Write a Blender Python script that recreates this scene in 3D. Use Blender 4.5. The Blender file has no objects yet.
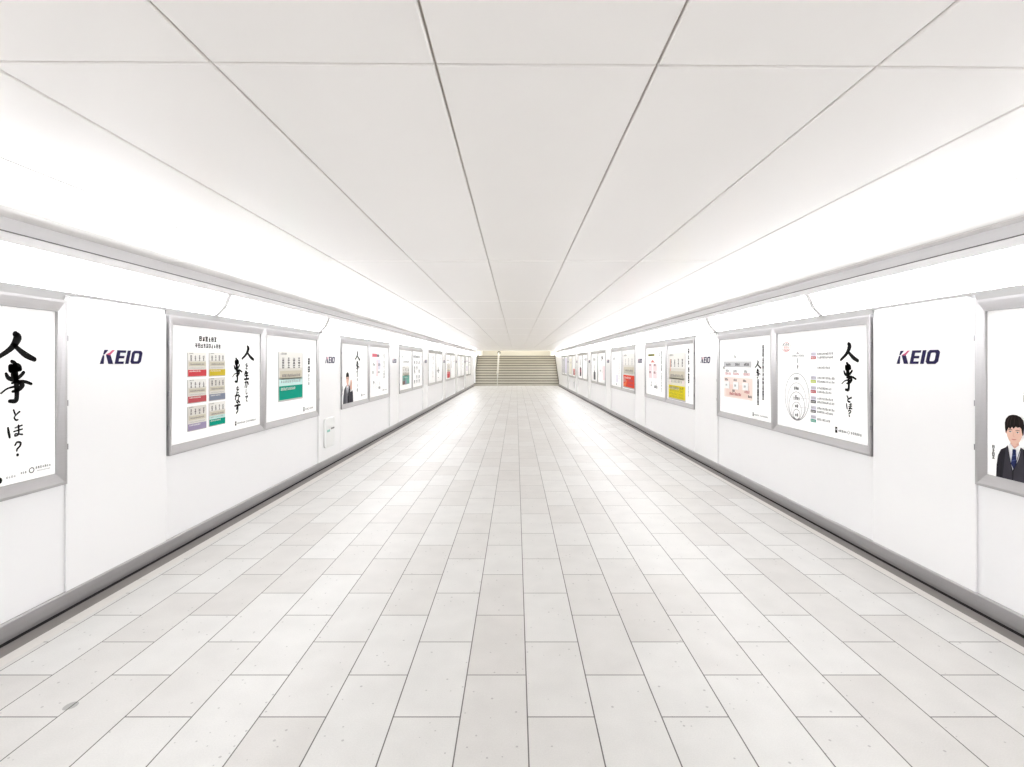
import bpy, bmesh, math, random
from mathutils import Vector, Matrix
PI = math.pi
sc = bpy.context.scene
COL = sc.collection

# ------------------------------------------------------------------ materials
def mat(name, col, rough=0.5, metal=0.0, spec=0.5, emit=0.0, ecol=None):
    m = bpy.data.materials.new(name); m.use_nodes = True
    b = m.node_tree.nodes['Principled BSDF']
    b.inputs['Base Color'].default_value = (*col, 1)
    b.inputs['Roughness'].default_value = rough
    b.inputs['Metallic'].default_value = metal
    b.inputs['Specular IOR Level'].default_value = spec
    if emit:
        b.inputs['Emission Color'].default_value = (*(ecol or col), 1)
        b.inputs['Emission Strength'].default_value = emit
    return m

def srgb(r, g, b):
    def f(c):
        c /= 255.0
        return c / 12.92 if c <= 0.04045 else ((c + 0.055) / 1.055) ** 2.4
    return (f(r), f(g), f(b))

def mottle(m, scale, amount, stretch=(1, 1, 1), bump=0.0):
    """soft wear in the base colour and a trace of relief"""
    nt = m.node_tree; b = nt.nodes['Principled BSDF']
    col = tuple(b.inputs['Base Color'].default_value)
    tc = nt.nodes.new('ShaderNodeTexCoord'); mp = nt.nodes.new('ShaderNodeMapping')
    mp.inputs['Scale'].default_value = stretch
    nz = nt.nodes.new('ShaderNodeTexNoise'); nz.inputs['Scale'].default_value = scale
    nz.inputs['Detail'].default_value = 5
    mx = nt.nodes.new('ShaderNodeMix'); mx.data_type = 'RGBA'
    mx.inputs['A'].default_value = tuple(c * (1 - amount) for c in col[:3]) + (1,)
    mx.inputs['B'].default_value = tuple(min(1, c * (1 + amount)) for c in col[:3]) + (1,)
    nt.links.new(tc.outputs['Object'], mp.inputs['Vector'])
    nt.links.new(mp.outputs['Vector'], nz.inputs['Vector'])
    nt.links.new(nz.outputs['Fac'], mx.inputs['Factor'])
    nt.links.new(mx.outputs['Result'], b.inputs['Base Color'])
    if bump:
        bp = nt.nodes.new('ShaderNodeBump'); bp.inputs['Strength'].default_value = bump
        bp.inputs['Distance'].default_value = 0.002
        nt.links.new(nz.outputs['Fac'], bp.inputs['Height'])
        nt.links.new(bp.outputs['Normal'], b.inputs['Normal'])
    return m

M = {}
M['wall'] = mottle(mat('wall_enamel', (0.93, 0.93, 0.94), 0.30), 1.3, 0.012)
M['panel'] = mottle(mat('panel_enamel', (0.945, 0.945, 0.95), 0.25), 1.1, 0.010)
M['ceiling'] = mottle(mat('ceiling_enamel', (0.92, 0.90, 0.882), 0.24, spec=0.5), 0.8, 0.012)
M['joint'] = mat('joint_seal', srgb(176, 168, 160), 0.7)
M['steel'] = mottle(mat('brushed_steel', (0.47, 0.46, 0.465), 0.30, metal=1.0), 14, 0.06, (1, 1, 14))
M['base_steel'] = mottle(mat('baseboard_steel', (0.40, 0.39, 0.395), 0.42, metal=0.75), 6, 0.10, (1, 0.15, 6))
M['gutter'] = mottle(mat('gutter_grey', srgb(126, 121, 118), 0.6), 9, 0.12)
M['gap'] = mat('dark_gap', (0.02, 0.018, 0.018), 0.8)
M['border'] = mottle(mat('border_stone', srgb(208, 204, 199), 0.45), 30, 0.05)
M['rail_grey'] = mottle(mat('rail_grey', (0.40, 0.395, 0.39), 0.5), 3, 0.03)
M['housing'] = mottle(mat('fitting_enamel', (0.80, 0.79, 0.80), 0.35), 3, 0.02)
M['seal'] = mat('fitting_gap', srgb(120, 117, 117), 0.7)
M['lamp'] = mat('opal_diffuser_lit', (0.9, 0.9, 0.9), 0.4, emit=6.5, ecol=(0.972, 0.980, 1.0))
M['hinge'] = mat('hinge_steel', (0.30, 0.30, 0.31), 0.35, metal=1.0)
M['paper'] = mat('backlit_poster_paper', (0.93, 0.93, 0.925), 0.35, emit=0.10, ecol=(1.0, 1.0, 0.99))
M['white_plastic'] = mat('white_plastic', (0.88, 0.89, 0.88), 0.3)
M['teal_mark'] = mat('teal_mark', srgb(130, 190, 180), 0.5)
M['navy'] = mat('logo_navy', srgb(38, 32, 74), 0.6, spec=0.15)
M['pink'] = mat('logo_pink', srgb(196, 92, 124), 0.6, spec=0.15)
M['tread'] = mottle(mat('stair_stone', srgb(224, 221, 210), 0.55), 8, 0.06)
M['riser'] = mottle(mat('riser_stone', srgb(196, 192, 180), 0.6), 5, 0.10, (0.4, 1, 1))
M['nosing'] = mottle(mat('nosing_stone', srgb(104, 99, 90), 0.6), 6, 0.08)
M['cream'] = mottle(mat('stair_wall_cream', srgb(232, 229, 220), 0.5), 1.5, 0.02)
M['rail'] = mat('rail_steel', (0.66, 0.65, 0.62), 0.3, metal=0.3)
M['rail_cap'] = mat('rail_cap', (0.04, 0.04, 0.04), 0.5)
INKC = {
    'black': (18, 17, 17), 'text': (70, 68, 68), 'soft': (120, 118, 120), 'pale': (170, 168, 170), 'rule': (196, 194, 198),
    'cover': (226, 223, 215), 'coverw': (240, 239, 234), 'covershade': (206, 203, 198), 'coveredge': (196, 192, 188), 'beige': (212, 206, 188),
    'red': (206, 74, 80), 'rose': (196, 92, 98), 'yellow': (214, 190, 62), 'slate': (140, 146, 164), 'purple': (164, 152, 182),
    'teal': (8, 156, 132), 'paleteal': (206, 234, 230), 'lime': (196, 214, 70), 'vivid': (226, 72, 48), 'orange': (238, 130, 84),
    'bright': (240, 222, 40), 'peach': (250, 232, 224), 'peach2': (246, 222, 212), 'greybar': (208, 208, 210), 'pinkink': (226, 120, 140),
    'salmon': (220, 140, 132), 'skin': (236, 196, 178), 'skin2': (222, 172, 154), 'lips': (206, 128, 122), 'hair': (34, 27, 26),
    'hair2': (58, 46, 44), 'suit': (42, 40, 46), 'suit2': (60, 58, 66), 'suit3': (30, 28, 33), 'shirt': (238, 238, 242),
    'tie': (34, 42, 84), 'tie2': (70, 80, 124), 'greysuit': (84, 84, 90), 'greysuit2': (112, 112, 118), 'olive': (160, 158, 60),
    'brown': (128, 104, 98), 'tealgrey': (112, 168, 154), 'maroon': (150, 96, 104), 'whiteink': (250, 250, 248), 'lav': (226, 224, 236),
    'palepink': (246, 228, 230), 'green': (150, 200, 160), 'ivory': (236, 232, 216),
}
for k, c in INKC.items():
    M['ink_' + k] = mat('ink_' + k, srgb(*c), 0.7, spec=0.12)

# ------------------------------------------------------------------ mesh helpers
class MB:
    """collects polygons (any number of materials) and links them as ONE mesh object"""
    def __init__(self):
        self.v = []; self.f = []; self.fm = []; self.mats = []
    def mi(self, m):
        m = M[m] if isinstance(m, str) else m
        if m not in self.mats: self.mats.append(m)
        return self.mats.index(m)
    def face(self, pts, m):
        i = len(self.v); self.v += [tuple(p) for p in pts]
        self.f.append(tuple(range(i, i + len(pts)))); self.fm.append(self.mi(m))
    def mesh(self, vs, fs, m):
        i = len(self.v); self.v += [tuple(p) for p in vs]; k = self.mi(m)
        for f in fs:
            self.f.append(tuple(i + a for a in f)); self.fm.append(k)
    def box(self, a, b, m):
        (x0, y0, z0), (x1, y1, z1) = a, b
        x0, x1 = min(x0, x1), max(x0, x1); y0, y1 = min(y0, y1), max(y0, y1); z0, z1 = min(z0, z1), max(z0, z1)
        vs = [(x0, y0, z0), (x1, y0, z0), (x1, y1, z0), (x0, y1, z0), (x0, y0, z1), (x1, y0, z1), (x1, y1, z1), (x0, y1, z1)]
        self.mesh(vs, [(3, 2, 1, 0), (4, 5, 6, 7), (0, 1, 5, 4), (1, 2, 6, 5), (2, 3, 7, 6), (3, 0, 4, 7)], m)
    def extrude_y(self, prof, y0, y1, m, caps=True):
        """closed profile [(x, z)...] swept along Y"""
        n = len(prof)
        vs = [(x, y0, z) for x, z in prof] + [(x, y1, z) for x, z in prof]
        fs = [(i, (i + 1) % n, n + (i + 1) % n, n + i) for i in range(n)]
        if caps: fs += [tuple(range(n))[::-1], tuple(range(n, 2 * n))]
        self.mesh(vs, fs, m)
    def plate(self, pts, y0, y1, m):
        """closed outline [(x, z)...] given thickness from y0 (front) to y1 (back)"""
        n = len(pts)
        vs = [(x, y0, z) for x, z in pts] + [(x, y1, z) for x, z in pts]
        self.mesh(vs, [tuple(range(n)), tuple(range(2 * n - 1, n - 1, -1))] + [((i + 1) % n, i, n + i, n + (i + 1) % n) for i in range(n)], m)
    def tube(self, p, q, r, m, n=10):
        p, q = Vector(p), Vector(q); d = (q - p).normalized()
        a = d.orthogonal().normalized(); b = d.cross(a)
        ring = [(math.cos(2 * PI * i / n) * r, math.sin(2 * PI * i / n) * r) for i in range(n)]
        vs = [p + a * c + b * s for c, s in ring] + [q + a * c + b * s for c, s in ring]
        self.mesh(vs, [(i, (i + 1) % n, n + (i + 1) % n, n + i) for i in range(n)] + [tuple(range(n))[::-1], tuple(range(n, 2 * n))], m)
    def build(self, name, parent=None, fix=False, smooth=False):
        me = bpy.data.meshes.new(name); me.from_pydata(self.v, [], self.f)
        for m in self.mats: me.materials.append(m)
        me.polygons.foreach_set('material_index', self.fm)
        if fix or smooth:
            bm = bmesh.new(); bm.from_mesh(me)
            bmesh.ops.remove_doubles(bm, verts=bm.verts, dist=1e-5)
            bmesh.ops.recalc_face_normals(bm, faces=bm.faces)
            bm.to_mesh(me); bm.free()
        me.update()
        o = bpy.data.objects.new(name, me); COL.objects.link(o)
        if parent: o.parent = parent
        return o

def tag(o, label=None, cat=None, group=None, kind=None):
    if label: o['label'] = label
    if cat: o['category'] = cat
    if group: o['group'] = group
    if kind: o['kind'] = kind
    return o
def empty(name, loc, rz=0.0):
    o = bpy.data.objects.new(name, None); COL.objects.link(o)
    o.location = loc; o.rotation_euler = (0, 0, rz); o.empty_display_size = 0.1
    return o
def copy_tree(o, parent=None):
    c = o.copy(); COL.objects.link(c)
    if parent: c.parent = parent
    for ch in list(o.children): copy_tree(ch, c)
    return c
ORD = ['first', 'second', 'third', 'fourth', 'fifth', 'sixth', 'seventh', 'eighth', 'ninth', 'tenth', 'eleventh', 'twelfth', 'thirteenth', 'fourteenth']

# ------------------------------------------------------------------ sizes (metres; the camera stands at x = 0, y = 0, eye 1.6)
EYE = 1.6
WL, WR = -2.90, 2.955              # faces of the left and right baseboards
CEIL = 2.40
Y0, Y1 = -6.0, 34.4                # the passage, from behind the viewer to the stairs
BAY = 4.11                         # one logo panel and one double poster frame
BASE = 0.122

# ------------------------------------------------------------------ floor
def floor_material():
    m = bpy.data.materials.new('floor_tiles'); m.use_nodes = True
    nt = m.node_tree; b = nt.nodes['Principled BSDF']; L = nt.links.new
    tc = nt.nodes.new('ShaderNodeTexCoord'); sp = nt.nodes.new('ShaderNodeSeparateXYZ'); L(tc.outputs['Object'], sp.inputs[0])
    def math_(op, a, bb):
        n = nt.nodes.new('ShaderNodeMath'); n.operation = op
        for i, q in enumerate((a, bb)):
            if isinstance(q, (int, float)): n.inputs[i].default_value = q
            else: L(q, n.inputs[i])
        return n.outputs[0]
    # brick rows run across x, tile length along y
    u = math_('ADD', sp.outputs['Y'], -2.257 + 0.606 * 20 + 0.303)
    v = math_('ADD', sp.outputs['X'], -0.0515 + 0.303 * 20)
    cb = nt.nodes.new('ShaderNodeCombineXYZ'); L(u, cb.inputs[0]); L(v, cb.inputs[1])
    br = nt.nodes.new('ShaderNodeTexBrick')
    br.offset = 0.5; br.offset_frequency = 2; br.squash = 1.0
    br.inputs['Scale'].default_value = 1.0
    br.inputs['Brick Width'].default_value = 0.606; br.inputs['Row Height'].default_value = 0.303
    br.inputs['Mortar Size'].default_value = 0.0034; br.inputs['Mortar Smooth'].default_value = 0.25
    br.inputs['Bias'].default_value = -0.2
    br.inputs['Color1'].default_value = (*srgb(205, 204, 201), 1)
    br.inputs['Color2'].default_value = (*srgb(194, 191, 187), 1)
    br.inputs['Mortar'].default_value = (*srgb(96, 93, 90), 1)
    L(cb.outputs[0], br.inputs['Vector'])
    # cloudy stone and fine dark specks
    n1 = nt.nodes.new('ShaderNodeTexNoise'); n1.inputs['Scale'].default_value = 5.0; n1.inputs['Detail'].default_value = 6
    L(tc.outputs['Object'], n1.inputs['Vector'])
    r1 = nt.nodes.new('ShaderNodeMapRange'); r1.inputs['From Min'].default_value = 0.3; r1.inputs['From Max'].default_value = 0.7
    r1.inputs['To Min'].default_value = 0.955; r1.inputs['To Max'].default_value = 1.03; L(n1.outputs['Fac'], r1.inputs['Value'])
    n3 = nt.nodes.new('ShaderNodeTexNoise'); n3.inputs['Scale'].default_value = 160.0; n3.inputs['Detail'].default_value = 2
    L(tc.outputs['Object'], n3.inputs['Vector'])
    r3 = nt.nodes.new('ShaderNodeMapRange'); r3.inputs['From Min'].default_value = 0.3; r3.inputs['From Max'].default_value = 0.7
    r3.inputs['To Min'].default_value = 0.96; r3.inputs['To Max'].default_value = 1.03; L(n3.outputs['Fac'], r3.inputs['Value'])
    vo = nt.nodes.new('ShaderNodeTexVoronoi'); vo.inputs['Scale'].default_value = 34.0; L(tc.outputs['Object'], vo.inputs['Vector'])
    vc = nt.nodes.new('ShaderNodeSeparateColor'); L(vo.outputs['Color'], vc.inputs[0])
    near = math_('LESS_THAN', vo.outputs['Distance'], math_('MULTIPLY', vc.outputs[1], 0.22))
    few = math_('LESS_THAN', vc.outputs[0], 0.24)
    speck = math_('SUBTRACT', 1.0, math_('MULTIPLY', math_('MULTIPLY', near, few), 0.33))
    # one flattened dark scuff, left of the viewer
    dx = math_('DIVIDE', math_('ADD', math_('ADD', sp.outputs['X'], 2.075), math_('MULTIPLY', math_('ADD', n1.outputs['Fac'], -0.5), 0.06)), 0.024)
    dy = math_('DIVIDE', math_('ADD', sp.outputs['Y'], -2.33), 0.030)
    rr = math_('ADD', math_('MULTIPLY', dx, dx), math_('MULTIPLY', dy, dy))
    scuff = math_('SUBTRACT', 1.0, math_('MULTIPLY', math_('LESS_THAN', rr, 1.0), 0.40))
    k = math_('MULTIPLY', math_('MULTIPLY', r1.outputs[0], r3.outputs[0]), math_('MULTIPLY', speck, scuff))
    vm = nt.nodes.new('ShaderNodeVectorMath'); vm.operation = 'SCALE'
    L(br.outputs['Color'], vm.inputs[0]); L(k, vm.inputs['Scale'])
    L(vm.outputs[0], b.inputs['Base Color'])
    b.inputs['Roughness'].default_value = 0.37
    b.inputs['Specular IOR Level'].default_value = 0.40
    bp = nt.nodes.new('ShaderNodeBump'); bp.inputs['Strength'].default_value = 0.35; bp.inputs['Distance'].default_value = 0.003; bp.invert = True
    L(br.outputs['Fac'], bp.inputs['Height']); L(bp.outputs['Normal'], b.inputs['Normal'])
    return m
M['floor'] = floor_material()
GL, GR = -2.79, 2.855              # outer edges of the gutters
BL, BR = -2.706, 2.785             # inner edges of the stone borders
f = MB(); f.box((BL, Y0, -0.12), (BR, Y1, 0.0), 'floor'); tag(f.build('floor'), kind='structure')
for i, (a, b_) in enumerate(((GL, BL), (BR, GR))):
    t = MB(); y = Y0
    while y < Y1 - 0.01:
        e = min(y + 0.605, Y1); t.box((a + 0.002, y + 0.002, -0.1), (b_ - 0.002, e - 0.002, -0.0004), 'border'); y = e
    t.box((a, Y0, -0.11), (b_, Y1, -0.004), 'gap')
    tag(t.build('trim_%d' % (i + 1)), kind='structure')
for i, (a, b_) in enumerate(((WL + 0.006, GL), (GR, WR - 0.006))):
    t = MB(); t.box((a, Y0, -0.1), (b_, Y1, -0.003), 'gutter')
    tag(t.build('trim_%d' % (i + 3)), kind='structure')

# ------------------------------------------------------------------ walls, baseboards, ceiling
def sgn(side): return -1 if side == 'left' else 1
def W(side): return WL if side == 'left' else WR
for side in ('left', 'right'):
    s = sgn(side); w = W(side)
    t = MB()
    t.box((w + s * 0.01, Y0, -0.1), (w + s * 0.22, Y1 + 12.0, 5.0), 'wall')
    tag(t.build('wall_' + side, fix=True), kind='structure')
    t = MB()                      # rail that runs under the strip lights and over the poster cases
    t.extrude_y([(w + s * 0.0099, 2.0345), (w - s * 0.004, 2.0345), (w - s * 0.010, 2.0545), (w + s * 0.0099, 2.0545)][::s], Y0, Y1, 'rail_grey')
    for k in range(-1, 8):
        ya = 3.217 + 0.925 + BAY * k; yb = min(ya + BAY - 0.925, Y1)
        t.extrude_y([(w + s * 0.0099, 1.9995), (w + s * 0.006, 1.9995), (w - s * 0.004, 2.0345), (w + s * 0.0099, 2.0345)][::s], max(ya + 0.002, Y0), yb - 0.002, 'rail_grey')
    tag(t.build('trim_%d' % (6 if side == 'left' else 7), fix=True), kind='structure')
    t = MB()
    t.extrude_y([(w + s * 0.012, 0.012), (w, 0.012), (w - s * 0.002, 0.03), (w - s * 0.002, BASE - 0.012), (w + s * 0.003, BASE), (w + s * 0.012, BASE)][::s], Y0, Y1, 'base_steel')
    t.box((w + s * 0.004, Y0, -0.01), (w + s * 0.012, Y1, 0.012), 'gap')
    tag(t.build('baseboard_' + side, fix=True), kind='structure')
t = MB(); t.box((WL - 0.2, Y0 - 0.15, -0.1), (WR + 0.2, Y0, 2.6), 'wall'); tag(t.build('wall_back'), kind='structure')

PITCH, CX0 = 0.598, 0.082
xs = [WL - 0.02] + [CX0 + PITCH * (k + 0.5) for k in range(-5, 5)] + [WR + 0.02]
ys = [1.349 + 2.592 * k for k in range(-2, 13)]
def joint_y(yj, x):                # the near cross joint was set slightly out of square
    return yj + (0.010 * (x - 0.3) if abs(yj - 1.349) < 0.01 else 0.0)
cl = MB()
yy = [Y0] + ys + [Y1]
g = 0.0030
for i in range(len(xs) - 1):
    for j in range(len(yy) - 1):
        xa, xb = xs[i] + g, xs[i + 1] - g
        def yj(e, x, d): return (joint_y(yy[e], x) if 0 < e < len(yy) - 1 else yy[e]) + d
        P = [(xa, yj(j, xa, g)), (xb, yj(j, xb, g)), (xb, yj(j + 1, xb, -g)), (xa, yj(j + 1, xa, -g))]
        c = 0.004
        Q = [(xa + c, P[0][1] + c), (xb - c, P[1][1] + c), (xb - c, P[2][1] - c), (xa + c, P[3][1] - c)]
        vs = [(x, y, CEIL) for x, y in Q] + [(x, y, CEIL + 0.004) for x, y in P] + [(x, y, CEIL + 0.03) for x, y in P]
        fs = [(3, 2, 1, 0)] + [(a, (a + 1) % 4, 4 + (a + 1) % 4, 4 + a) for a in range(4)] + [(4 + a, 4 + (a + 1) % 4, 8 + (a + 1) % 4, 8 + a) for a in range(4)]
        cl.mesh(vs, fs, 'ceiling')
cl.box((WL - 0.02, Y0, CEIL + 0.012), (WR + 0.02, Y1, CEIL + 0.2), 'joint')
cl.box((WL - 0.02, Y1, CEIL + 0.001), (WR + 0.02, Y1 + 0.15, 5.0), 'ceiling')
tag(cl.build('ceiling'), kind='structure')

# ------------------------------------------------------------------ stairs at the far end
RISE, GO, NST = 0.175, 0.30, 12
st = empty('staircase', (0, Y1, 0))
tag(st, 'wide pale stone staircase climbing at the far end of the passage', 'stairs')
XL, XR = WL + 0.012, WR - 0.002
for n in range(1, NST + 1):
    y = (n - 1) * GO; z = n * RISE
    t = MB()
    yb = y + GO if n < NST else y + 5.0
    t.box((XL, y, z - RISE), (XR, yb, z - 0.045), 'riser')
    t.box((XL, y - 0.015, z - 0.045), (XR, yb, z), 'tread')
    o = t.build('step', st)
    t = MB(); t.box((XL, y - 0.019, z - 0.052), (XR, y + 0.05, z + 0.002), 'nosing'); t.build('nosing', o)
t = MB()
for s, x in ((1, XL), (-1, XR)):
    pts = [(0.02, 0.0), (0.02, 0.34), (NST * GO, NST * RISE + 0.16), (NST * GO, 0.0)]
    t.mesh([(x + s * 0.02, a, b) for a, b in pts] + [(x + s * 0.002, a, b) for a, b in pts], [(0, 1, 2, 3), (7, 6, 5, 4), (0, 4, 5, 1), (1, 5, 6, 2), (2, 6, 7, 3)], 'nosing')
    t.build('stringer', st); t = MB()
h = empty('handrail', (-1.27, Y1 - 0.35, 0))
tag(h, 'pale twin handrail running up the stairs left of their middle', 'handrail')
def step_z(y): return 0 if y < 0 else min(NST, int(y / GO) + 1) * RISE
for dx in (-0.035, 0.035):
    t = MB(); pts = [(0.0, 0.86), (0.45, 0.93), (0.45 + 8 * GO, 0.93 + 8 * RISE), (0.45 + 9.2 * GO, 0.93 + 8 * RISE)]
    for a, b in zip(pts, pts[1:]): t.tube((dx, a[0], a[1]), (dx, b[0], b[1]), 0.024, 'rail')
    t.build('rail', h)
for y in (0.0, 0.35 + 2.5 * GO, 0.35 + 5.5 * GO, 0.35 + 8.5 * GO):
    zb = step_z(y - 0.35) + 0.003; zt = 0.86 if y == 0 else 0.93 + (y - 0.45) / GO * RISE
    zt = min(zt, 0.93 + 8 * RISE)
    t = MB(); t.tube((0, y, zb), (0, y, zt), 0.022, 'rail'); t.tube((-0.04, y, zt - 0.02), (0.04, y, zt - 0.02), 0.014, 'rail', 8)
    t.build('post', h)
t = MB(); t.tube((0, 0.45 + 9.2 * GO, 0.93 + 8 * RISE), (0, 0.5 + 9.2 * GO, 0.93 + 8 * RISE), 0.12, 'rail_cap', 12); t.build('end_cap', h)
t = MB(); t.box((WL - 0.2, 44.0, 0), (WR + 0.2, 44.2, 5.2), 'cream'); tag(t.build('wall_far'), kind='structure')
t = MB(); t.box((WL - 0.2, Y1 + 0.14, 4.95), (WR + 0.2, 44.2, 5.1), 'cream'); tag(t.build('ceiling_stairwell'), kind='structure')
t = MB(); t.box((WL - 0.005, Y1 + 0.02, 0), (WL + 0.10, Y1 + 0.3, CEIL), 'wall'); tag(t.build('trim_5'), kind='structure')

# ------------------------------------------------------------------ strip lights along both walls
MOD = 2.592
def strip_light(ea=0.034, eb=0.034):
    """one module, 2.59 m long, wall behind it at local x = 0, room towards +x"""
    root = empty('strip_light', (0, 0, 0))
    L_ = MOD
    cv = []                                                   # opal face: low at the wall, leaning into the room, a little bowed
    for i in range(9):
        t_ = i / 8; x = 0.020 + (0.140 - 0.020) * t_; z = 2.056 + (2.250 - 2.056) * t_
        k = math.sin(PI * t_) * 0.022
        cv.append((x + k * 0.85, z - k * 0.53))
    d = MB(); d.extrude_y(cv + [(0.01, 2.250), (0.01, 2.056)], ea, L_ - eb, 'lamp')
    d.build('diffuser', root, fix=True)
    hb = MB()
    hb.extrude_y([(0.0, 2.252), (0.146, 2.252), (0.150, 2.258), (0.150, 2.300), (0.146, 2.308), (0.0, 2.308)], 0, L_, 'housing')
    hb.extrude_y([(0.0, 2.308), (0.120, 2.308), (0.120, 2.322), (0.0, 2.322)], 0, L_, 'seal')
    hb.extrude_y([(0.0, 2.322), (0.100, 2.322), (0.100, 2.3995), (0.0, 2.3995)], 0, L_, 'housing')
    for ya, e in ((0.0, ea), (L_ - eb, eb)):
        hb.extrude_y([(0.0, 2.0555), (0.026, 2.0555), (0.100, 2.140), (0.150, 2.252), (0.0, 2.252)], ya, ya + e, 'housing')
    hb.build('housing', root, fix=True)
    return root
proto = strip_light(); first = True
for side in ('left', 'right'):
    for k in range(-4, 12):
        y = 4.83 + MOD * k
        if y > 33.7: continue
        if k == 0: o = strip_light(0.034, 0.10) if side == 'left' else strip_light(0.10, 0.034)   # the wider gap between two lights
        else: o = proto if first else copy_tree(proto); first = False
        w = W(side)
        if side == 'left': o.location = (w - 0.009, y, 0); o.rotation_euler = (0, 0, 0)
        else: o.location = (w + 0.009, y + MOD, 0); o.rotation_euler = (0, 0, PI)
        if k < -1: lab = 'white fluorescent strip light on the %s wall, behind the viewpoint' % side
        else: lab = '%s white fluorescent strip light from the viewer along the %s wall' % (ORD[k + 1], side)
        tag(o, lab, 'ceiling light', 'strip lights along the %s wall' % side)

# ------------------------------------------------------------------ logo panels
def logo_shapes():
    """slanted block letters in a 3.86 x 1 box"""
    sh = 0.24
    def S(pts): return [(x + sh * z, z) for x, z in pts]
    navy = [
        S([(0.0, 0.0), (0.30, 0.0), (0.20, 0.62), (0.10, 0.62)]),
        S([(0.11, 0.66), (0.20, 0.66), (0.45, 1.0), (0.14, 1.0)]),
        S([(0.34, 0.66), (0.70, 0.0), (1.08, 0.0), (0.70, 0.66), (0.62, 0.80)]),
        S([(1.22, 0.0), (1.97, 0.0), (1.97, 0.18), (1.50, 0.18), (1.50, 0.41), (1.93, 0.41), (1.93, 0.59), (1.50, 0.59), (1.50, 0.82), (1.99, 0.82), (1.99, 1.0), (1.22, 1.0)]),
        S([(2.14, 0.0), (2.42, 0.0), (2.42, 1.0), (2.14, 1.0)]),
    ]
    o_out = S([(2.74, 0.0), (3.38, 0.0), (3.56, 0.16), (3.56, 0.84), (3.38, 1.0), (2.74, 1.0), (2.58, 0.84), (2.58, 0.16)])
    o_in = S([(2.90, 0.20), (3.20, 0.20), (3.28, 0.28), (3.28, 0.72), (3.20, 0.80), (2.90, 0.80), (2.84, 0.74), (2.84, 0.26)])
    pink = [S([(0.34, 0.67), (0.62, 0.81), (0.80, 1.0), (0.98, 1.0), (0.66, 0.62)]), ]
    return navy, o_out, o_in, pink
PW, PH = 0.923, 1.996 - BASE
def logo_panel():
    root = empty('logo_panel', (0, 0, 0))
    r = 0.085; pts = [(0, 0), (PW, 0)]
    for cx_, a0 in ((PW - r, 0), (r, PI / 2)):
        for i in range(9):
            a = a0 + PI / 2 * i / 8; pts.append((cx_ + r * math.cos(a), PH + 0.035 - r + r * math.sin(a)))
    p = MB(); p.plate(pts, -0.015, 0.0, 'panel')
    o = p.build('face_plate', root, fix=True)
    bv = o.modifiers.new('Bevel', 'BEVEL'); bv.width = 0.004; bv.segments = 2; bv.limit_method = 'ANGLE'
    navy, oo, oi, pink = logo_shapes()
    k = 0.1; kx = 0.1055; x0 = PW / 2 - 0.2037; z0 = 1.588 - BASE
    def tr(ps): return [(x0 + x * kx, z0 + z * k) for x, z in ps]
    l = MB()
    for s in navy: l.plate(tr(s), -0.0175, -0.015, 'navy')
    a, b = tr(oo), tr(oi)
    n = len(a)
    for i in range(n):
        j = (i + 1) % n
        l.plate([a[i], a[j], b[j], b[i]], -0.0175, -0.015, 'navy')
    l.build('logo_lettering', root, fix=True)
    l = MB()
    for s in pink: l.plate(tr(s), -0.0176, -0.015, 'pink')
    l.build('logo_accent', root, fix=True)['label'] = 'pink upper arm of the slanted first letter'
    return root
proto = logo_panel(); first = True
YO = {'left': 0.0, 'right': -0.012}
def on_wall(o, side, y_left_as_seen, z, out=0.0):
    s = sgn(side); x = W(side) + s * (0.01 - out)
    o.location = (x, y_left_as_seen, z); o.rotation_euler = (0, 0, PI / 2 if side == 'left' else -PI / 2)
for side in ('left', 'right'):
    for k in range(0, 7):
        ya = (3.217 if side == 'left' else 3.207) + BAY * k
        o = proto if first else copy_tree(proto); first = False
        on_wall(o, side, ya if side == 'left' else ya + PW, BASE + 0.0015, out=0.0015)
        tag(o, '%s white panel with slanted navy logo from the viewer on the %s wall' % (ORD[k], side), 'wall panel', 'logo panels of the %s wall' % side)

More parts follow.
